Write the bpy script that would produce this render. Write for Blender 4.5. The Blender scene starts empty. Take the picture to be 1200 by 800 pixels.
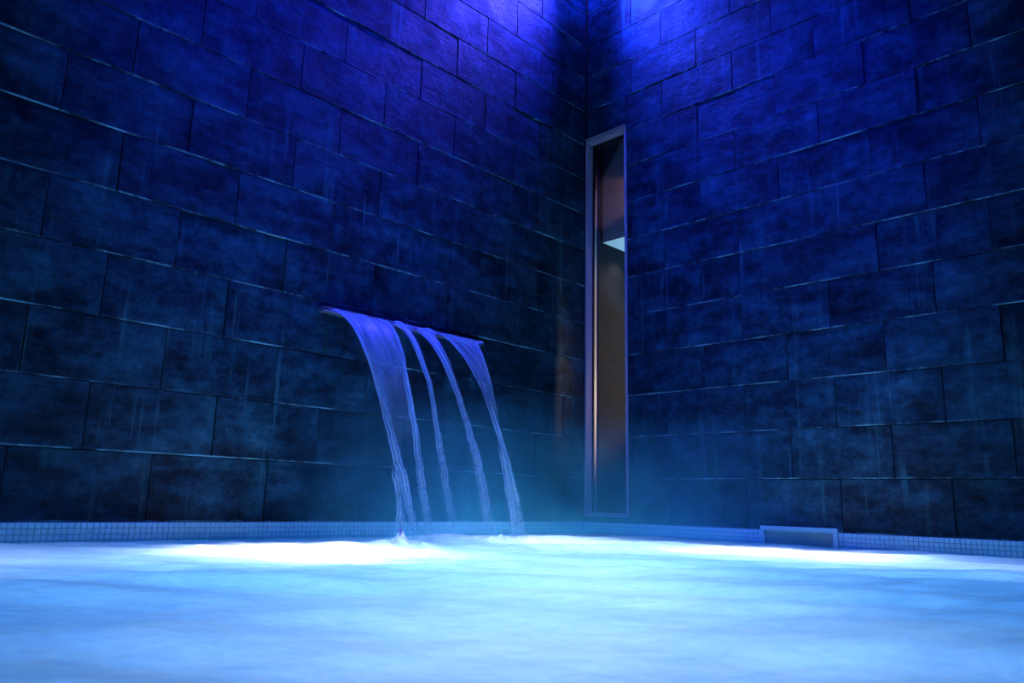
import bpy, bmesh, math, random
import numpy as np
from mathutils import Vector, Matrix

random.seed(7); np.random.seed(7)
SC = bpy.context.scene
COL = SC.collection

# ------------------------------------------------------------------ camera
# world: room corner at x=0,y=0; wall_left is the plane y=0 (x<0), wall_right the plane x=0 (y<0); z=0 is the top of the mosaic rim
YAW, PITCH, ROLL = 0.7768, 0.2047, 0.0244
CAM = Vector((-4.5874, -3.7174, 0.1314))
fwd = Vector((math.cos(YAW)*math.cos(PITCH), math.sin(YAW)*math.cos(PITCH), math.sin(PITCH)))
r0 = Vector((math.sin(YAW), -math.cos(YAW), 0)); u0 = r0.cross(fwd)
rt = math.cos(ROLL)*r0 + math.sin(ROLL)*u0
up = -math.sin(ROLL)*r0 + math.cos(ROLL)*u0
cd = bpy.data.cameras.new('camera'); cam = bpy.data.objects.new('camera', cd); COL.objects.link(cam)
m = Matrix.Identity(4)
for i in range(3):
    m[i][0], m[i][1], m[i][2], m[i][3] = rt[i], up[i], -fwd[i], CAM[i]
cam.matrix_world = m
cd.sensor_width = 36.0; cd.lens = 902.56/1200*36.0; cd.clip_start = 0.02; cd.clip_end = 60
cd.dof.use_dof = True; cd.dof.focus_distance = 5.0; cd.dof.aperture_fstop = 4.0
SC.camera = cam

# ------------------------------------------------------------------ world, light, exposure
w = bpy.data.worlds.new('world'); SC.world = w; w.use_nodes = True
w.node_tree.nodes['Background'].inputs[0].default_value = (0.002, 0.004, 0.02, 1)
w.node_tree.nodes['Background'].inputs[1].default_value = 0.2
vs = SC.view_settings
vs.view_transform = 'Standard'; vs.look = 'None'; vs.gamma = 1.0; vs.use_curve_mapping = False
vs.exposure = 0.0
cy = SC.cycles
cy.use_denoising = True
cy.max_bounces = 8; cy.diffuse_bounces = 3; cy.glossy_bounces = 3; cy.transmission_bounces = 4
cy.transparent_max_bounces = 16; cy.volume_bounces = 1
cy.sample_clamp_indirect = 6.0
cy.caustics_reflective = False; cy.caustics_refractive = False

def lamp(name, kind, loc, col, energy, target=None, size=0.05, angle=None, blend=0.5):
    d = bpy.data.lights.new(name, kind); d.color = col; d.energy = energy
    o = bpy.data.objects.new(name, d); COL.objects.link(o); o.location = loc
    d.shadow_soft_size = size
    if kind == 'SPOT':
        d.spot_size = math.radians(angle); d.spot_blend = blend
    if target is not None:
        v = Vector(target) - Vector(loc); o.rotation_euler = v.to_track_quat('-Z', 'Y').to_euler()
    return o
# colour-changing LED projectors high up in the corner: each grazes one wall away from the corner
VIOLET, BLUE = (0.055, 0.050, 1.0), (0.030, 0.055, 1.0)
lamp('corner_projector', 'SPOT', (-0.28, -0.34, 4.62), VIOLET, 1300, target=(-1.55, -0.05, 3.15), size=0.05, angle=80, blend=0.9)
lamp('corner_projector', 'SPOT', (-0.34, -0.28, 4.62), BLUE, 1250, target=(-0.05, -1.20, 3.35), size=0.05, angle=80, blend=0.9)
lamp('projector_spill', 'POINT', (-0.24, -0.24, 4.60), BLUE, 110, size=0.05)
# added blue spots above the pool that brighten the upper walls
lamp('wall_wash_fill', 'SPOT', (-2.7, -2.4, 4.85), (0.002, 0.012, 1.0), 1150, target=(-2.55, 0.0, 2.70), size=0.12, angle=50, blend=1.0)
lamp('wall_wash_fill', 'SPOT', (-2.5, -2.6, 4.85), (0.002, 0.012, 1.0), 1150, target=(0.0, -1.60, 2.25), size=0.12, angle=46, blend=1.0)
# two pool lamps near the walls; the other underwater lights are added fills
POOL = (1.0, 0.65, 0.75)
lamp('pool_lamp_and_fill', 'SPOT', (-2.75, -0.66, -0.42), POOL, 205, target=(-2.80, -0.85, -0.1), size=0.08, angle=160, blend=0.9)
lamp('pool_lamp_and_fill', 'SPOT', (-0.66, -1.82, -0.42), POOL, 205, target=(-0.85, -1.95, -0.1), size=0.08, angle=160, blend=0.9)
lamp('pool_lamp_and_fill', 'SPOT', (-1.15, -0.75, -0.72), POOL, 70, target=(-1.15, -0.75, 0), size=0.08, angle=165, blend=0.9)  # added fill, brightens water and rim near the falls
for lx, ly, le in ((-4.05, -0.75, 30), (-0.75, -2.95, 24), (-1.75, -1.35, 32), (-2.45, -1.95, 33), (-3.05, -2.42, 30), (-3.62, -2.84, 28)):
    lamp('pool_lamp_and_fill', 'POINT', (lx, ly, -0.82), POOL, le, size=0.10)  # added fills for the open water and rim, no such lamps known
# two warm lamps of the passage behind the slot window, then two added fills
lamp('warm_downlight', 'SPOT', (0.36, -0.16, 2.17), (1.0, 0.78, 0.6), 8, target=(0.36, -0.05, 0.0), size=0.03, angle=110, blend=0.9)
lamp('warm_room_lamp', 'SPOT', (1.35, -1.45, 1.15), (1.0, 0.70, 0.52), 260, target=(0.0, -0.10, 1.20), size=0.08, angle=54, blend=0.5)
lamp('soffit_fill', 'SPOT', (0.95, -1.0, 0.5), (0.36, 0.72, 1.0), 190, target=(0.36, -0.12, 2.21), size=0.03, angle=26, blend=0.6)  # added spot with no known lamp behind it, brightens the soffit
lamp('fascia_fill', 'SPOT', (0.160, -0.75, 2.56), (1.0, 0.45, 0.55), 22.0, target=(0.165, -0.1, 2.56), size=0.01, angle=42, blend=0.6)  # added light, hidden beside the window, to redden the fascia

# ------------------------------------------------------------------ node helpers
class NT:
    def __init__(s, name):
        s.m = bpy.data.materials.new(name); s.m.use_nodes = True; s.t = s.m.node_tree; s.t.nodes.clear()
        s.out = s.t.nodes.new('ShaderNodeOutputMaterial')
    def n(s, typ, **kw):
        x = s.t.nodes.new('ShaderNode'+typ)
        for k, v in kw.items(): setattr(x, k, v)
        return x
    def l(s, a, b): s.t.links.new(a, b)
    def val(s, sock, v):
        if hasattr(v, 'links'): s.l(v, sock)
        else: sock.default_value = v
    def math(s, op, a, b=0.0, c=None, clamp=False):
        x = s.n('Math', operation=op, use_clamp=clamp); s.val(x.inputs[0], a); s.val(x.inputs[1], b)
        if c is not None: s.val(x.inputs[2], c)
        return x.outputs[0]
    def ramp(s, f, stops):
        x = s.n('ValToRGB'); cr = x.color_ramp
        while len(cr.elements) < len(stops): cr.elements.new(0.5)
        for e, (p, c) in zip(cr.elements, stops):
            e.position = p; e.color = (c, c, c, 1) if not isinstance(c, tuple) else (*c, 1)
        s.l(f, x.inputs[0]); return x.outputs[0]
    def scaled(s, src, sc):
        x = s.n('Mapping'); s.l(src, x.inputs['Vector']); x.inputs['Scale'].default_value = sc; return x.outputs[0]
    def noise(s, vec, scale, detail=4, rough=0.55, dist=0.0):
        x = s.n('TexNoise'); s.l(vec, x.inputs['Vector']); x.inputs['Scale'].default_value = scale
        x.inputs['Detail'].default_value = detail; x.inputs['Roughness'].default_value = rough; x.inputs['Distortion'].default_value = dist
        return x.outputs[0]
    def mix(s, f, a, b):
        x = s.n('Mix', data_type='RGBA'); s.val(x.inputs[0], f)
        for sock, v in ((x.inputs[6], a), (x.inputs[7], b)):
            if hasattr(v, 'links'): s.l(v, sock)
            else: sock.default_value = (*v, 1)
        return x.outputs[2]
    def bsdf(s, col, rough=0.5, spec=0.5, metal=0.0):
        x = s.n('BsdfPrincipled')
        if hasattr(col, 'links'): s.l(col, x.inputs['Base Color'])
        else: x.inputs['Base Color'].default_value = (*col, 1)
        s.val(x.inputs['Roughness'], rough); x.inputs['Specular IOR Level'].default_value = spec; x.inputs['Metallic'].default_value = metal
        s.l(x.outputs[0], s.out.inputs['Surface']); return x
    def bump(s, h, strength, dist, to):
        x = s.n('Bump'); s.l(h, x.inputs['Height']); x.inputs['Strength'].default_value = strength; x.inputs['Distance'].default_value = dist
        s.l(x.outputs[0], to.inputs['Normal'])

def slate_material():
    s = NT('wet_slate_tile')
    pos = s.n('NewGeometry').outputs['Position']
    tc = s.n('TexCoord').outputs['Object']
    rnd = s.n('ObjectInfo').outputs['Random']
    off = s.n('VectorMath', operation='ADD'); s.l(pos, off.inputs[0])
    cmb = s.n('CombineXYZ'); s.l(s.math('MULTIPLY', rnd, 17.0), cmb.inputs[0]); s.l(s.math('MULTIPLY', rnd, 9.0), cmb.inputs[1]); s.l(cmb.outputs[0], off.inputs[1])
    pv = off.outputs[0]
    cloud = s.noise(s.scaled(pv, (1, 1, 1.5)), 3.0, 8, 0.72, 0.1)
    lay = s.noise(s.scaled(pv, (1.0, 1.0, 4.0)), 3.0, 5, 0.6, 0.3)
    strk = s.noise(s.scaled(pos, (12, 12, 0.5)), 1.6, 4, 0.65)
    fine = s.noise(pv, 45.0, 3, 0.6)
    mott = s.noise(s.scaled(pv, (1, 1, 1.2)), 14.0, 8, 0.78, 0.0)
    v = s.math('ADD', s.math('MULTIPLY', cloud, 0.45), s.math('ADD', s.math('MULTIPLY', lay, 0.22), s.math('MULTIPLY', mott, 0.33)))
    base = s.ramp(v, [(0.40, (0.0008, 0.004, 0.009)), (0.48, (0.0022, 0.015, 0.031)), (0.55, (0.005, 0.035, 0.066)), (0.66, (0.013, 0.08, 0.135))])
    # vertical lime runs
    runm = s.math('MULTIPLY', s.ramp(strk, [(0.56, 0.0), (0.75, 1.0)]), s.ramp(s.noise(s.scaled(pos, (1, 1, 1.2)), 2.2, 2), [(0.42, 0.0), (0.62, 0.75)]))
    base = s.mix(runm, base, (0.02, 0.12, 0.16))
    # lime crust along the lower edge of a tile (tile meshes start at z=0 in their own space)
    sep = s.n('SeparateXYZ'); s.l(tc, sep.inputs[0])
    edge = s.ramp(sep.outputs[2], [(0.0, 1.0), (0.0026, 1.0), (0.0048, 0.0)])
    patch = s.ramp(s.noise(s.scaled(pos, (1, 1, 0.6)), 3.2, 5, 0.75), [(0.47, 0.0), (0.62, 1.0)])
    em = s.math('MULTIPLY', edge, patch)
    base = s.mix(em, base, (0.12, 0.42, 0.52))
    rgh = s.ramp(s.noise(pv, 6.0, 4), [(0.3, 0.38), (0.7, 0.68)])
    b = s.bsdf(base, rgh, 0.05)
    hgt = s.math('ADD', s.math('MULTIPLY', lay, 0.35), s.math('ADD', s.math('MULTIPLY', cloud, 0.8), s.math('ADD', s.math('MULTIPLY', fine, 0.12), s.math('MULTIPLY', mott, 0.35))))
    s.bump(hgt, 0.8, 0.014, b)
    return s.m

def plain(name, col, rough=0.6, spec=0.4, metal=0.0, nscale=12.0, var=0.25, bump=0.0):
    s = NT(name); pos = s.n('NewGeometry').outputs['Position']
    f = s.noise(pos, nscale, 4)
    c2 = tuple(c*(1-var) for c in col)
    b = s.bsdf(s.mix(f, col, c2), rough, spec, metal)
    if bump: s.bump(f, 0.5, bump, b)
    return s.m

def mosaic_material(name, col, axis_scale=0.025):
    s = NT(name); pos = s.n('NewGeometry').outputs['Position']
    f = s.noise(s.scaled(pos, (1, 1, 1)), 40.0, 1)
    wn = s.n('TexWhiteNoise'); sn = s.n('VectorMath', operation='SNAP'); s.l(pos, sn.inputs[0]); sn.inputs[1].default_value = (axis_scale,)*3
    s.l(sn.outputs[0], wn.inputs[0])
    b = s.bsdf(s.mix(s.math('MULTIPLY', wn.outputs[0], 0.35), col, tuple(c*0.7 for c in col)), 0.25, 0.5)
    return s.m

def water_material():
    s = NT('milky_pool_water'); pos = s.n('NewGeometry').outputs['Position']
    n1 = s.math('ADD', s.math('MULTIPLY', s.noise(pos, 4.0, 4, 0.6, 0.5), 0.6), s.math('MULTIPLY', s.noise(pos, 17.0, 4, 0.65, 0.8), 0.4))
    col = s.mix(s.ramp(n1, [(0.40, 0.0), (0.62, 1.0)]), (0.92, 0.98, 1.0), (0.70, 0.85, 0.99))
    tr = s.n('BsdfTranslucent'); s.l(col, tr.inputs[0])
    df = s.n('BsdfDiffuse'); s.l(col, df.inputs[0])
    m1 = s.n('MixShader'); m1.inputs[0].default_value = 0.12; s.l(tr.outputs[0], m1.inputs[1]); s.l(df.outputs[0], m1.inputs[2])
    gl = s.n('BsdfGlossy'); gl.inputs['Roughness'].default_value = 0.12
    fr = s.n('Fresnel'); fr.inputs['IOR'].default_value = 1.33
    m2 = s.n('MixShader'); s.l(s.math('MULTIPLY', fr.outputs[0], 0.5), m2.inputs[0]); s.l(m1.outputs[0], m2.inputs[1]); s.l(gl.outputs[0], m2.inputs[2])
    s.l(m2.outputs[0], s.out.inputs['Surface'])
    bp = s.n('Bump'); bp.inputs['Strength'].default_value = 0.3; bp.inputs['Distance'].default_value = 0.02
    s.l(s.noise(s.scaled(pos, (1, 1, 0.2)), 14.0, 3, 0.5, 0.6), bp.inputs['Height'])
    for x in (tr, df, gl, fr): s.l(bp.outputs[0], x.inputs['Normal'])
    ab = s.n('VolumeAbsorption'); ab.inputs[0].default_value = (0.12, 0.74, 0.93, 1); ab.inputs[1].default_value = 1.6
    s.l(ab.outputs[0], s.out.inputs['Volume'])
    return s.m

def stream_material(name, lo, hi, a0, a1, fade, edge_gain):
    # clear falling water with white streaks of entrained air; coverage from stretched noise over the stream's own UVs
    s = NT(name); uv = s.n('UVMap').outputs[0]
    sep = s.n('SeparateXYZ'); s.l(uv, sep.inputs[0])
    st = s.noise(s.scaled(uv, (7.0, 0.7, 1)), 2.2, 2, 0.55, 0.15)
    brk = s.noise(s.scaled(uv, (20.0, 64.0, 1)), 1.0, 5, 0.7, 0.3)
    low = s.ramp(sep.outputs[1], [(0.35, 0.0), (0.9, 1.0)])
    f = s.math('ADD', s.math('MULTIPLY', st, s.math('SUBTRACT', 1.0, s.math('MULTIPLY', low, 0.62))), s.math('MULTIPLY', brk, s.math('MULTIPLY', low, 0.62)))
    al = s.math('ADD', s.math('MULTIPLY', s.ramp(f, [(lo, 0.0), (hi, 1.0)]), a1-a0), a0)
    ed = s.n('Attribute', attribute_name='edge').outputs['Fac']
    if edge_gain > 0: al = s.math('ADD', al, s.math('MULTIPLY', s.ramp(ed, [(0.75, 0.0), (1.0, 1.0)]), edge_gain), clamp=True)
    else: al = s.math('MULTIPLY', al, s.ramp(ed, [(0.35, 1.0), (1.0, 0.0)]))
    al = s.math('MULTIPLY', al, s.ramp(sep.outputs[1], fade))
    col = (0.50, 0.80, 1, 1)
    df = s.n('BsdfDiffuse'); df.inputs[0].default_value = col
    tr = s.n('BsdfTranslucent'); tr.inputs[0].default_value = col
    m0 = s.n('MixShader'); m0.inputs[0].default_value = 0.5; s.l(df.outputs[0], m0.inputs[1]); s.l(tr.outputs[0], m0.inputs[2])
    gl = s.n('BsdfGlossy'); gl.inputs['Roughness'].default_value = 0.35
    m1 = s.n('MixShader'); m1.inputs[0].default_value = 0.05; s.l(m0.outputs[0], m1.inputs[1]); s.l(gl.outputs[0], m1.inputs[2])
    tp = s.n('BsdfTransparent'); m2 = s.n('MixShader'); s.l(al, m2.inputs[0]); s.l(tp.outputs[0], m2.inputs[1]); s.l(m1.outputs[0], m2.inputs[2])
    s.l(m2.outputs[0], s.out.inputs['Surface'])
    return s.m

def glass_material():
    s = NT('window_glass'); tp = s.n('BsdfTransparent'); tp.inputs[0].default_value = (0.93, 0.95, 0.97, 1)
    gl = s.n('BsdfGlossy'); gl.inputs['Roughness'].default_value = 0.03
    pos = s.n('NewGeometry').outputs['Position']
    fr = s.n('Fresnel'); fr.inputs['IOR'].default_value = 1.45
    f = s.math('ADD', s.math('MULTIPLY', fr.outputs[0], 0.9), s.math('MULTIPLY', s.noise(pos, 3.0), 0.02))
    mx = s.n('MixShader'); s.l(f, mx.inputs[0]); s.l(tp.outputs[0], mx.inputs[1]); s.l(gl.outputs[0], mx.inputs[2])
    s.l(mx.outputs[0], s.out.inputs['Surface']); return s.m

M = dict(
    slate=slate_material(),
    mortar=plain('dark_mortar', (0.012, 0.014, 0.016), 0.9, 0.1),
    plaster=plain('dark_plaster', (0.05, 0.055, 0.06), 0.8, 0.2, bump=0.004),
    ceil=plain('ceiling_plaster', (0.12, 0.12, 0.13), 0.8, 0.2),
    mosaic=mosaic_material('pale_glass_mosaic', (0.42, 0.90, 0.97)),
    grout=plain('mosaic_grout', (0.20, 0.56, 0.70), 0.9, 0.1),
    basin=mosaic_material('basin_mosaic', (0.75, 0.86, 0.93)),
    water=water_material(),
    steel=plain('brushed_steel', (0.60, 0.68, 0.72), 0.35, 0.5, 0.85, nscale=80, var=0.12),
    frame=plain('anodised_frame', (0.22, 0.26, 0.36), 0.45, 0.5, 0.0, nscale=30, var=0.08),
    gasket=plain('black_gasket', (0.01, 0.01, 0.012), 0.6, 0.3),
    skim=plain('skimmer_frame', (0.32, 0.76, 0.82), 0.35, 0.5, 0.0, nscale=25, var=0.12),
    flap=plain('skimmer_flap', (0.10, 0.34, 0.42), 0.3, 0.5, 0.0, nscale=18, var=0.25),
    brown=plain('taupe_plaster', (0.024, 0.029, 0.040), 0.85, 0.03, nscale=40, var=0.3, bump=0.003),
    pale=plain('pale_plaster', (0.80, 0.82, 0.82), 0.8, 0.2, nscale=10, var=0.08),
    glass=glass_material(),
    sheet=stream_material('falling_sheet', 0.38, 0.66, 0.22, 0.62, [(0.0, 0.5), (0.05, 1.0), (0.6, 0.85), (1.0, 0.0)], 0.5),
    strand=stream_material('falling_strand', 0.40, 0.60, 0.14, 0.95, [(0.0, 0.5), (0.05, 1.0), (0.75, 0.9), (1.0, 0.2)], 0.0),
    tail=stream_material('falling_tail', 0.40, 0.60, 0.14, 0.95, [(0.0, 0.0), (0.3, 0.9), (0.75, 0.9), (1.0, 0.2)], 0.0),
)

# ------------------------------------------------------------------ mesh helpers
def link(name, me, mat, parent=None):
    o = bpy.data.objects.new(name, me); COL.objects.link(o)
    if mat is not None and not me.materials: me.materials.append(mat)
    if parent is not None: o.parent = parent
    return o
def add_box(bm, a, b):
    x0, y0, z0 = a; x1, y1, z1 = b
    v = [bm.verts.new(p) for p in ((x0,y0,z0),(x1,y0,z0),(x1,y1,z0),(x0,y1,z0),(x0,y0,z1),(x1,y0,z1),(x1,y1,z1),(x0,y1,z1))]
    for f in ((0,3,2,1),(4,5,6,7),(0,1,5,4),(1,2,6,5),(2,3,7,6),(3,0,4,7)): bm.faces.new([v[i] for i in f])
def boxes(name, lst, mat, parent=None, bevel=0.0):
    bm = bmesh.new()
    for a, b in lst: add_box(bm, a, b)
    bmesh.ops.recalc_face_normals(bm, faces=bm.faces)
    if bevel: bmesh.ops.bevel(bm, geom=bm.edges[:], offset=bevel, segments=2, profile=0.5, affect='EDGES')
    me = bpy.data.meshes.new(name); bm.to_mesh(me); bm.free()
    return link(name, me, mat, parent)
def struct(o): o['kind'] = 'structure'; return o
def thing(name, label, cat, loc=(0, 0, 0), group=None):
    o = bpy.data.objects.new(name, None); COL.objects.link(o); o.location = loc; o.empty_display_size = 0.1
    o['label'] = label; o['category'] = cat
    if group: o['group'] = group
    return o

# ------------------------------------------------------------------ room shell
XB, YB, ZC = -7.6, -6.8, 4.95      # back walls and ceiling
WZ = -0.085                        # mean water level
BOT = -1.35                        # basin floor
WY0, WY1, WZ0, WZ1 = -0.405, -0.018, 0.045, 3.055   # slot window opening in wall_right
wall_left = struct(boxes('wall_left', [((XB, 0.021, 0.0), (0.20, 0.16, ZC))], M['mortar']))
wall_left['label'] = 'dark slate tiled wall with the waterfall spout'
wall_right = struct(boxes('wall_right', [((0.021, YB, 0.0), (0.135, WY0-0.006, ZC)), ((0.021, WY0-0.006, WZ1+0.004), (0.135, 0.021, ZC)), ((0.021, WY0-0.006, 0.0), (0.135, 0.021, WZ0-0.012))], M['mortar']))
wall_right['label'] = 'dark slate tiled wall with the tall slot window'
struct(boxes('wall_back', [((XB-0.15, YB-0.15, BOT), (XB, 0.16, ZC))], M['plaster']))
struct(boxes('wall_front', [((XB, YB-0.15, BOT), (0.135, YB, ZC))], M['plaster']))
struct(boxes('ceiling', [((XB-0.15, YB-0.15, ZC), (0.135, 0.16, ZC+0.12))], M['ceil']))
struct(boxes('floor', [((XB, YB, BOT-0.12), (0.02, 0.02, BOT))], M['basin']))

# slate tiles: 585 x 300 mm, half bond
PITCH_T, ROW, GAP, TH = 0.5845, 0.30, 0.0035, 0.020
_tile_cache = {}
def tile_mesh(wd, ht):
    key = (round(wd, 3), round(ht, 3))
    if key in _tile_cache: return _tile_cache[key]
    bm = bmesh.new(); c = 0.0025
    # local: x along the wall, y = 0 back .. -TH front, z up from the lower edge; chamfered front
    back = [bm.verts.new(p) for p in ((0,0,0),(wd,0,0),(wd,0,ht),(0,0,ht))]
    mid = [bm.verts.new(p) for p in ((0,-TH+c,0),(wd,-TH+c,0),(wd,-TH+c,ht),(0,-TH+c,ht))]
    fr = [bm.verts.new(p) for p in ((c,-TH,c),(wd-c,-TH,c),(wd-c,-TH,ht-c),(c,-TH,ht-c))]
    for a, b in ((back, mid), (mid, fr)):
        for i in range(4):
            j = (i+1) % 4; bm.faces.new((a[i], a[j], b[j], b[i]))
    bm.faces.new(fr)
    bmesh.ops.recalc_face_normals(bm, faces=bm.faces)
    for f in bm.faces:
        pass
    me = bpy.data.meshes.new('slate_tile'); bm.to_mesh(me); bm.free()
    me.materials.append(M['slate']); _tile_cache[key] = me
    return me
def lay_tile(wall, a0, a1, z0, z1, parent):
    wd, ht = a1-a0-GAP, z1-z0-GAP
    if wd < 0.012 or ht < 0.012: return
    o = bpy.data.objects.new('tile', tile_mesh(wd, ht)); COL.objects.link(o); o.parent = parent
    d = random.uniform(-0.0015, 0.0035)
    tilt = math.radians(random.uniform(-0.1, 0.7)); tw = math.radians(random.uniform(-0.25, 0.25))
    if wall == 'L':   # along +x, front faces -y
        o.location = (a0+GAP/2, TH-d, z0+GAP/2); o.rotation_euler = (-tilt, 0, tw)
    else:             # wall_right: local x runs along -y, front faces -x
        o.location = (TH-d, a1-GAP/2, z0+GAP/2); o.rotation_euler = (-tilt, 0, -math.pi/2+tw)
def rows(z1):
    zs = [0.0] + [z1+ROW*i for i in range(16)]
    zs = [z for z in zs if z < ZC-0.05] + [ZC]
    return list(zip(zs[:-1], zs[1:]))
for i, (z0, z1) in enumerate(rows(0.3092)):
    j0 = -3.169 if i % 2 == 0 else -2.889
    k = -5
    while True:
        a0 = j0+PITCH_T*k; a1 = a0+PITCH_T; k += 1
        if a0 > -0.012: break
        if a1 < -5.6: continue
        lay_tile('L', max(a0, -6.2), min(a1, -0.002), z0, z1, wall_left)
for i, (z0, z1) in enumerate(rows(0.3053)):
    j0 = -1.912 if i % 2 == 0 else -1.628
    k = -6
    while True:
        a0 = j0+PITCH_T*k; a1 = a0+PITCH_T; k += 1
        if a0 > -0.012: break
        if a1 < -4.6: continue
        a1 = min(a1, -0.022)
        if a1 <= WY0 or z1 <= WZ0 or z0 >= WZ1:
            lay_tile('R', a0, a1, z0, z1, wall_right)
        else:
            if a0 < WY0-0.01: lay_tile('R', a0, WY0-0.004, z0, z1, wall_right)
            b0 = max(a0, WY0-0.004)
            if z0 < WZ0: lay_tile('R', b0, a1, z0, WZ0-0.012, wall_right)
            if z1 > WZ1: lay_tile('R', b0, a1, WZ1+0.004, z1, wall_right)

# mosaic rim and basin walls
MP = 0.025
def mosaic(name, wall, start, end, parent):
    vs_, fs = [], []
    n = int(abs(end-start)/MP); g = 0.0016; th = 0.004
    for r in range(7):
        zt = -0.002-r*MP; zb = zt-MP+g
        for q in range(n):
            a = start-q*MP; b = a-MP+g; jt = random.uniform(-0.0006, 0.0006); k = len(vs_)
            e = 0.0016
            pts = [(a, 0, zt), (b, 0, zt), (b, 0, zb), (a, 0, zb), (a-e, th+jt, zt-e), (b+e, th+jt, zt-e), (b+e, th+jt, zb+e), (a-e, th+jt, zb+e)]
            for (s, d, z) in pts:
                vs_.append((s, -0.006-d, z) if wall == 'L' else (-0.006-d, s, z))
            fs += [(k+4, k+5, k+6, k+7), (k, k+1, k+5, k+4), (k+1, k+2, k+6, k+5), (k+2, k+3, k+7, k+6), (k+3, k, k+4, k+7)]
    me = bpy.data.meshes.new(name); me.from_pydata(vs_, [], fs)
    bm = bmesh.new(); bm.from_mesh(me); bmesh.ops.recalc_face_normals(bm, faces=bm.faces); bm.to_mesh(me); bm.free()
    o = link(name, me, M['mosaic'], parent); o['kind'] = 'stuff'; return o
rim_l = struct(boxes('trim_1', [((XB, -0.006, BOT), (0.02, 0.16, -0.001))], M['grout']))
rim_l['label'] = 'pale mosaic pool rim under the waterfall wall'
mosaic('mosaic_tiles', 'L', -0.012, -6.3, rim_l)
rim_r = struct(boxes('trim_2', [((-0.006, YB, BOT), (0.135, -0.006, -0.001))], M['grout']))
rim_r['label'] = 'pale mosaic pool rim under the window wall'
mosaic('mosaic_tiles', 'R', -0.012, -5.0, rim_r)

# ------------------------------------------------------------------ water body
def water():
    xs = np.arange(XB+0.002, -0.0121, 0.02); xs = np.append(xs, -0.0115)
    ys = np.arange(YB+0.002, -0.0121, 0.02); ys = np.append(ys, -0.0115)
    X, Y = np.meshgrid(xs, ys, indexing='ij')
    Z = np.zeros_like(X)
    rng = np.random.RandomState(3)
    def waves(n, l0, l1, amp, spread=math.pi, dirc=0.0):
        out = np.zeros_like(X)
        for _ in range(n):
            lam = l0*(l1/l0)**rng.rand(); th = dirc+(rng.rand()*2-1)*spread; k = 2*math.pi/lam
            out += np.sin(k*(X*math.cos(th)+Y*math.sin(th))+rng.rand()*6.283+0.7*np.sin(X*rng.uniform(.8, 2.4)+rng.rand()*6)+0.7*np.sin(Y*rng.uniform(.8, 2.4)+rng.rand()*6))*lam
        return out*amp/math.sqrt(n)
    Z += waves(14, 0.45, 1.3, 0.0075, 1.0, math.radians(50))
    Z += waves(14, 0.16, 0.40, 0.0085, 1.0, math.radians(48))
    Z += waves(9, 0.26, 0.62, 0.0130, 0.30, math.radians(45))
    # churned water where the fall lands and above the wall lamps
    def blob(cx, cy, sx, sy): return np.exp(-((X-cx)/sx)**2-((Y-cy)/sy)**2)
    t = np.clip(1.3*blob(-1.7, -0.75, 1.1, 0.75)+0.5*blob(-0.6, -1.6, 0.8, 0.9)+0.35*blob(-3.0, -1.2, 0.8, 0.8), 0, 1.3)
    Z += t*waves(26, 0.07, 0.26, 0.024)
    Z += 0.014*blob(-1.7, -0.65, 0.55, 0.16)+0.008*blob(-0.9, -1.0, 0.35, 0.3)
    edge = np.clip(np.minimum(-X, -Y)/0.06, 0.35, 1)
    Z = WZ+Z*edge
    # splashes thrown up where the strands hit the pool
    for _ in range(26):
        cx, cy = ((-2.20, -0.66), (-2.06, -0.63), (-1.56, -0.63), (-1.30, -0.62))[rng.choice(4, p=[.45, .2, .2, .15])]
        Z += rng.uniform(0.006, 0.024)*blob(cx+rng.normal(0, 0.05), cy+rng.normal(0, 0.05), rng.uniform(0.014, 0.03), rng.uniform(0.014, 0.03))
    Z += 0.060*blob(-2.21, -0.66, 0.014, 0.014)+0.02*blob(-2.25, -0.68, 0.014, 0.014)
    nx, ny = X.shape
    v = np.stack([X.ravel(), Y.ravel(), Z.ravel()], 1)
    i, j = np.meshgrid(np.arange(nx-1), np.arange(ny-1), indexing='ij')
    a = (i*ny+j).ravel()
    f = np.stack([a, a+ny, a+ny+1, a+1], 1).tolist()
    verts = v.tolist(); n0 = len(verts)
    ring = [(q, 0) for q in range(nx)]+[(nx-1, q) for q in range(1, ny)]+[(q, ny-1) for q in range(nx-2, -1, -1)]+[(0, q) for q in range(ny-2, 0, -1)]
    for (q, p) in ring: verts.append((float(X[q, p]), float(Y[q, p]), BOT+0.004))
    R = len(ring)
    for q in range(R):
        q2 = (q+1) % R; A = ring[q][0]*ny+ring[q][1]; B = ring[q2][0]*ny+ring[q2][1]
        f.append((B, A, n0+q, n0+q2))
    f.append(tuple(n0+q for q in range(R-1, -1, -1)))
    me = bpy.data.meshes.new('pool_water'); me.from_pydata(verts, [], f)
    for pl in me.polygons: pl.use_smooth = True
    n_top = (nx-1)*(ny-1)
    for pl in list(me.polygons)[n_top:]: pl.use_smooth = False
    bm = bmesh.new(); bm.from_mesh(me); bmesh.ops.recalc_face_normals(bm, faces=bm.faces); bm.to_mesh(me); bm.free()
    o = link('pool_water', me, M['water']); o['kind'] = 'stuff'
    o['label'] = 'milky glowing blue pool water with soft ripples'; o['category'] = 'water'
    return o
water()

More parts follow.
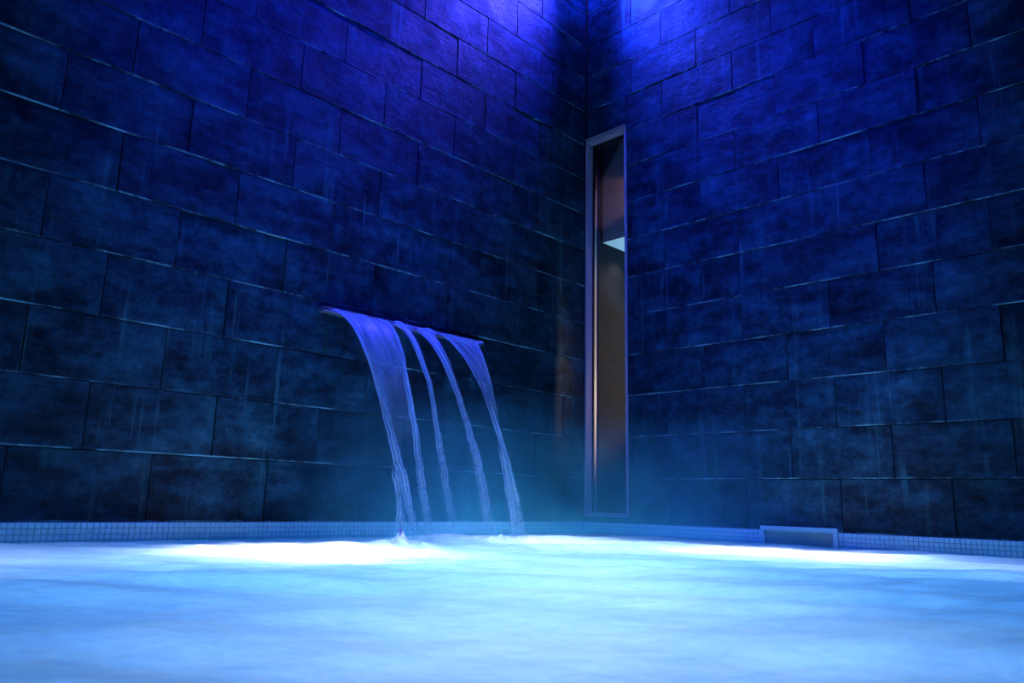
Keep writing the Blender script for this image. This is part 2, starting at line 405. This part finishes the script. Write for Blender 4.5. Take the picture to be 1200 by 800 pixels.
# ------------------------------------------------------------------ waterfall spout and its water
SX0, SX1, SZ0, SZ1, SD = -2.362, -1.138, 1.143, 1.170, 0.060
sp = thing('waterfall_spout', 'thin stainless steel blade spout set in the slate wall', 'spout', ((SX0+SX1)/2, 0, SZ0))
def sbox(name, lst, mat, bevel=0.0006):
    c = Vector(((SX0+SX1)/2, 0, SZ0)); L = [(tuple(Vector(a)-c), tuple(Vector(b)-c)) for a, b in lst]
    return boxes(name, L, mat, sp, bevel)
sbox('top_plate', [((SX0, -SD, SZ1-0.004), (SX1, -0.001, SZ1))], M['steel'])
sbox('bottom_plate', [((SX0, -SD-0.006, SZ0), (SX1, -0.001, SZ0+0.004))], M['steel'])
sbox('end_cap', [((SX0, -SD, SZ0+0.004), (SX0+0.004, -0.001, SZ1-0.004))], M['steel'])
sbox('end_cap', [((SX1-0.004, -SD, SZ0+0.004), (SX1, -0.001, SZ1-0.004))], M['steel'])
sbox('slot', [((SX0+0.004, -0.012, SZ0+0.004), (SX1-0.004, -0.001, SZ1-0.004))], M['gasket'], 0)

fall = thing('waterfall', 'curving blue waterfall in separate strands pouring from the steel spout', 'waterfall', (-1.75, -0.60, WZ))
def on_fall(x, t, nrm=0.0):
    # ballistic sheet leaving the lip; nrm offsets along the sheet normal
    y = -0.062-0.56*t; z = 1.156-1.245*t*t
    ty, tz = -0.56, -2.49*t; ln = math.hypot(ty, tz)
    return (x, y+nrm*tz/ln, z-nrm*ty/ln)
def interp(tab, t):
    for (t0, *a), (t1, *b) in zip(tab[:-1], tab[1:]):
        if t <= t1:
            s = max(0.0, min(1.0, (t-t0)/(t1-t0))); s = s*s*(3-2*s)*0.3+s*0.7
            return [p+(q-p)*s for p, q in zip(a, b)]
    return list(tab[-1][1:])
def stream(name, tab, mat, thick, label=None, t0=None, t1=None, wob=0.0, seed=0, nseg=64, ring=12):
    # tab rows: (t, left x, right x); a flattened tube with real thickness
    t0 = tab[0][0] if t0 is None else t0; t1 = tab[-1][0] if t1 is None else t1
    rg = random.Random(seed); ph = [rg.random()*6.28 for _ in range(6)]
    vs_, fs, uvs, eds = [], [], [], []
    c = Vector(fall.location)
    for i in range(nseg+1):
        s = i/nseg; t = t0+(t1-t0)*s; a, b = interp(tab, t)
        g = wob*max(0.0, (t-0.45)/0.55)
        wl = g*(math.sin(t*61+ph[0])+0.7*math.sin(t*113+ph[1])+0.5*math.sin(t*197+ph[4]))
        wr = g*(math.sin(t*67+ph[2])+0.7*math.sin(t*127+ph[3])+0.5*math.sin(t*211+ph[5]))
        a, b = a+wl, b+wr
        mid, hw = (a+b)/2, max(0.003, (b-a)/2)
        for j in range(ring):
            an = 2*math.pi*j/ring
            th = thick*(0.6+0.5*t)
            rip = 0.35*thick*math.sin(9*math.cos(an)+ph[0]+2.0*t) if hw > 0.05 else 0
            p = Vector(on_fall(mid+hw*math.cos(an), t, th/2*math.sin(an)+rip))-c
            vs_.append(tuple(p)); eds.append(abs(math.cos(an))); uvs.append(((math.cos(an)*0.5+0.5)*hw*8+seed*1.7, s))
    for i in range(nseg):
        for j in range(ring):
            j2 = (j+1) % ring
            fs.append((i*ring+j, i*ring+j2, (i+1)*ring+j2, (i+1)*ring+j))
    fs.append(tuple(range(ring-1, -1, -1))); fs.append(tuple(nseg*ring+j for j in range(ring)))
    me = bpy.data.meshes.new(name); me.from_pydata(vs_, [], fs)
    uvl = me.uv_layers.new(name='UVMap')
    for lp in me.loops: uvl.data[lp.index].uv = uvs[lp.vertex_index]
    at = me.attributes.new('edge', 'FLOAT', 'POINT'); at.data.foreach_set('value', eds)
    for pl in me.polygons: pl.use_smooth = True
    o = link(name, me, mat, fall)
    if label: o['label'] = label
    return o
TE = 1.0
A = [(0.0, -2.345, -1.950), (0.10, -2.335, -1.955), (0.22, -2.300, -1.965), (0.32, -2.275, -1.967), (0.43, -2.255, -1.972), (0.54, -2.232, -1.986), (0.66, -2.213, -1.990), (0.73, -2.196, -1.988), (0.80, -2.183, -1.992), (0.86, -2.174, -2.0)]
stream('water_sheet', A, M['sheet'], 0.012, 'wide violet-blue sheet of falling water', t1=0.80, seed=1, nseg=72, ring=28)
stream('water_strand', [(0.50, -2.250, -2.185), (0.65, -2.222, -2.165), (0.75, -2.200, -2.140), (0.82, -2.176, -2.112), (0.87, -2.152, -2.088), (0.93, -2.132, -2.074), (TE, -2.120, -2.062)], M['tail'], 0.03, wob=0.004, seed=2)
stream('water_strand', [(0.40, -2.030, -1.972), (0.56, -2.032, -1.986), (0.67, -2.030, -1.988), (0.75, -2.026, -1.984), (0.83, -2.034, -1.985), (0.89, -2.030, -1.975), (TE, -2.028, -1.962)], M['tail'], 0.03, wob=0.005, seed=3)
stream('water_strand', [(0.0, -1.955, -1.800), (0.12, -1.935, -1.810), (0.21, -1.910, -1.832), (0.29, -1.895, -1.828), (0.385, -1.886, -1.832), (0.48, -1.872, -1.832), (0.55, -1.856, -1.822), (0.63, -1.858, -1.828), (0.71, -1.872, -1.830), (0.79, -1.878, -1.818), (0.85, -1.876, -1.808), (0.915, -1.864, -1.806), (0.956, -1.852, -1.790), (TE, -1.850, -1.780)], M['strand'], 0.025, wob=0.004, seed=4)
stream('water_strand', [(0.0, -1.850, -1.560), (0.12, -1.820, -1.590), (0.21, -1.785, -1.640), (0.32, -1.735, -1.640), (0.43, -1.705, -1.632), (0.52, -1.682, -1.624), (0.61, -1.652, -1.612), (0.70, -1.636, -1.586), (0.78, -1.626, -1.556), (0.85, -1.616, -1.534), (0.91, -1.616, -1.526), (TE, -1.612, -1.500)], M['strand'], 0.03, wob=0.006, seed=5)
DL = [(0.0, -1.610, -1.150), (0.12, -1.600, -1.200), (0.19, -1.572, -1.290), (0.28, -1.538, -1.306), (0.38, -1.495, -1.320), (0.466, -1.464, -1.326), (0.547, -1.432, -1.334), (0.61, -1.418, -1.339), (0.69, -1.388, -1.343), (0.745, -1.366, -1.345), (0.79, -1.350, -1.330)]
stream('water_sheet', DL, M['sheet'], 0.010, 'narrowing sheet of falling water with bright edges', t1=0.76, seed=6, nseg=64, ring=24)
stream('water_strand', [(0.55, -1.438, -1.405), (0.69, -1.392, -1.358), (0.79, -1.362, -1.322), (0.886, -1.342, -1.296), (0.95, -1.332, -1.284), (TE, -1.330, -1.270)], M['tail'], 0.03, wob=0.004, seed=7)
stream('water_strand', [(0.70, -1.395, -1.375), (0.80, -1.390, -1.350), (0.90, -1.392, -1.338), (TE, -1.400, -1.330)], M['tail'], 0.03, wob=0.005, seed=8)
stream('water_strand', [(0.80, -2.190, -2.175), (0.90, -2.185, -2.150), (TE, -2.200, -2.140)], M['tail'], 0.03, wob=0.006, seed=9)

# ------------------------------------------------------------------ slot window in the right wall
FD = 0.128
win = struct(boxes('window_1', [((0.0, WY1-0.004, WZ0), (FD, WY1+0.014, WZ1)), ((0.0, WY0-0.002, WZ0), (FD, WY0+0.018, WZ1)), ((0.0, WY0+0.018, WZ1-0.030), (FD, WY1-0.004, WZ1)), ((0.0, WY0+0.018, WZ0), (FD, WY1-0.004, WZ0+0.022))], M['frame'], None, 0.0015))
win['label'] = 'tall narrow slot window with pale metal frame beside the corner'
boxes('glazing_gasket', [((0.070, WY1-0.014, WZ0+0.022), (0.086, WY1-0.004, WZ1-0.030)), ((0.070, WY0+0.018, WZ0+0.022), (0.086, WY0+0.026, WZ1-0.030)), ((0.070, WY0+0.026, WZ1-0.040), (0.086, WY1-0.014, WZ1-0.030))], M['gasket'], win)
boxes('window_pane', [((0.075, WY0+0.024, WZ0+0.022), (0.081, WY1-0.012, WZ1-0.036))], M['glass'], win)
boxes('window_sill', [((-0.022, WY0-0.004, WZ0-0.010), (0.10, -0.004, WZ0-0.001))], M['frame'], win, 0.001)
boxes('drip_rail', [((-0.010, WY0-0.004, WZ1-0.001), (0.02, -0.004, WZ1+0.006))], M['steel'], win, 0.001)

# neighbouring room behind the glass
CZ = 2.215
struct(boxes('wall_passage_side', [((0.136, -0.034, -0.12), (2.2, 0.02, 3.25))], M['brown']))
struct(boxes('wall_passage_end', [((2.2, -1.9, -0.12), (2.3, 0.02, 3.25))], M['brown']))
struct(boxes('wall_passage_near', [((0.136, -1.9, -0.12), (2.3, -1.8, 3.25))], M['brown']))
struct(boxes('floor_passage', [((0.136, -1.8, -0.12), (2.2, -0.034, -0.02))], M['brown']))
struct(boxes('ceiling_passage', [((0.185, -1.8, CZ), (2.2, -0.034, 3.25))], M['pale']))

# ------------------------------------------------------------------ skimmer box on the right rim
KY0, KY1, KZ0, KZ1 = -1.890, -1.420, -0.20, 0.024
sk = thing('pool_skimmer', 'pale framed pool skimmer with grey flap on the mosaic rim', 'skimmer', (0.0, (KY0+KY1)/2, KZ0))
def kbox(name, lst, mat, bevel=0.002):
    c = Vector((0.0, (KY0+KY1)/2, KZ0)); L = [(tuple(Vector(a)-c), tuple(Vector(b)-c)) for a, b in lst]
    return boxes(name, L, mat, sk, bevel)
kbox('frame', [((-0.040, KY0, KZ1-0.024), (-0.011, KY1, KZ1)), ((-0.040, KY0, KZ0), (-0.011, KY0+0.026, KZ1-0.024)), ((-0.040, KY1-0.026, KZ0), (-0.011, KY1, KZ1-0.024)), ((-0.040, KY0+0.026, KZ0), (-0.011, KY1-0.026, KZ0+0.03))], M['skim'])
fl = kbox('flap', [((-0.024, KY0+0.028, KZ0+0.03), (-0.016, KY1-0.028, KZ1-0.027))], M['flap'])
kbox('hinge_rail', [((-0.032, KY0+0.027, KZ1-0.030), (-0.018, KY1-0.027, KZ1-0.0255))], M['skim'], 0.001)

# ------------------------------------------------------------------ steam over the warm water
def mist():
    s = NT('pool_tinted_steam'); pos = s.n('NewGeometry').outputs['Position']
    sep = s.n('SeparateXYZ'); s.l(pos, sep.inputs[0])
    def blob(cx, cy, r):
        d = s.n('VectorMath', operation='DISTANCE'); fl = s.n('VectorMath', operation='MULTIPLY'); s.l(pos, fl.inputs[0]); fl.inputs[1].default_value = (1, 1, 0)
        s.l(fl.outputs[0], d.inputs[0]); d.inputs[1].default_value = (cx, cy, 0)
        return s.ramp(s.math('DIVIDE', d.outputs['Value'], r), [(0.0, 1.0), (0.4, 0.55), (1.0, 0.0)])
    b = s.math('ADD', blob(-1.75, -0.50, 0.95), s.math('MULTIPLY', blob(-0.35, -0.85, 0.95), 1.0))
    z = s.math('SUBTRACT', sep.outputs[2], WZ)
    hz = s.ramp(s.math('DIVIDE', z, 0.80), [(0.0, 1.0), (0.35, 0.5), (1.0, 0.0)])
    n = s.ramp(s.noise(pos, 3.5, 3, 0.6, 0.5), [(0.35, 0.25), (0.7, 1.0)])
    vol = s.n('VolumeScatter'); vol.inputs['Color'].default_value = (0.14, 0.98, 0.97, 1)  # cyan of the pool light put into the colour of white steam
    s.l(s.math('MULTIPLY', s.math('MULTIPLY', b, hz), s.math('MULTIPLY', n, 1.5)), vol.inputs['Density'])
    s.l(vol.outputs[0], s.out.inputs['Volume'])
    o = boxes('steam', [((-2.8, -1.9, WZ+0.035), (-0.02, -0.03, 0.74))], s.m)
    o['kind'] = 'stuff'; o['label'] = 'thin steam, coloured with the cyan pool light, drifting over the water below the spout'; o['category'] = 'steam'
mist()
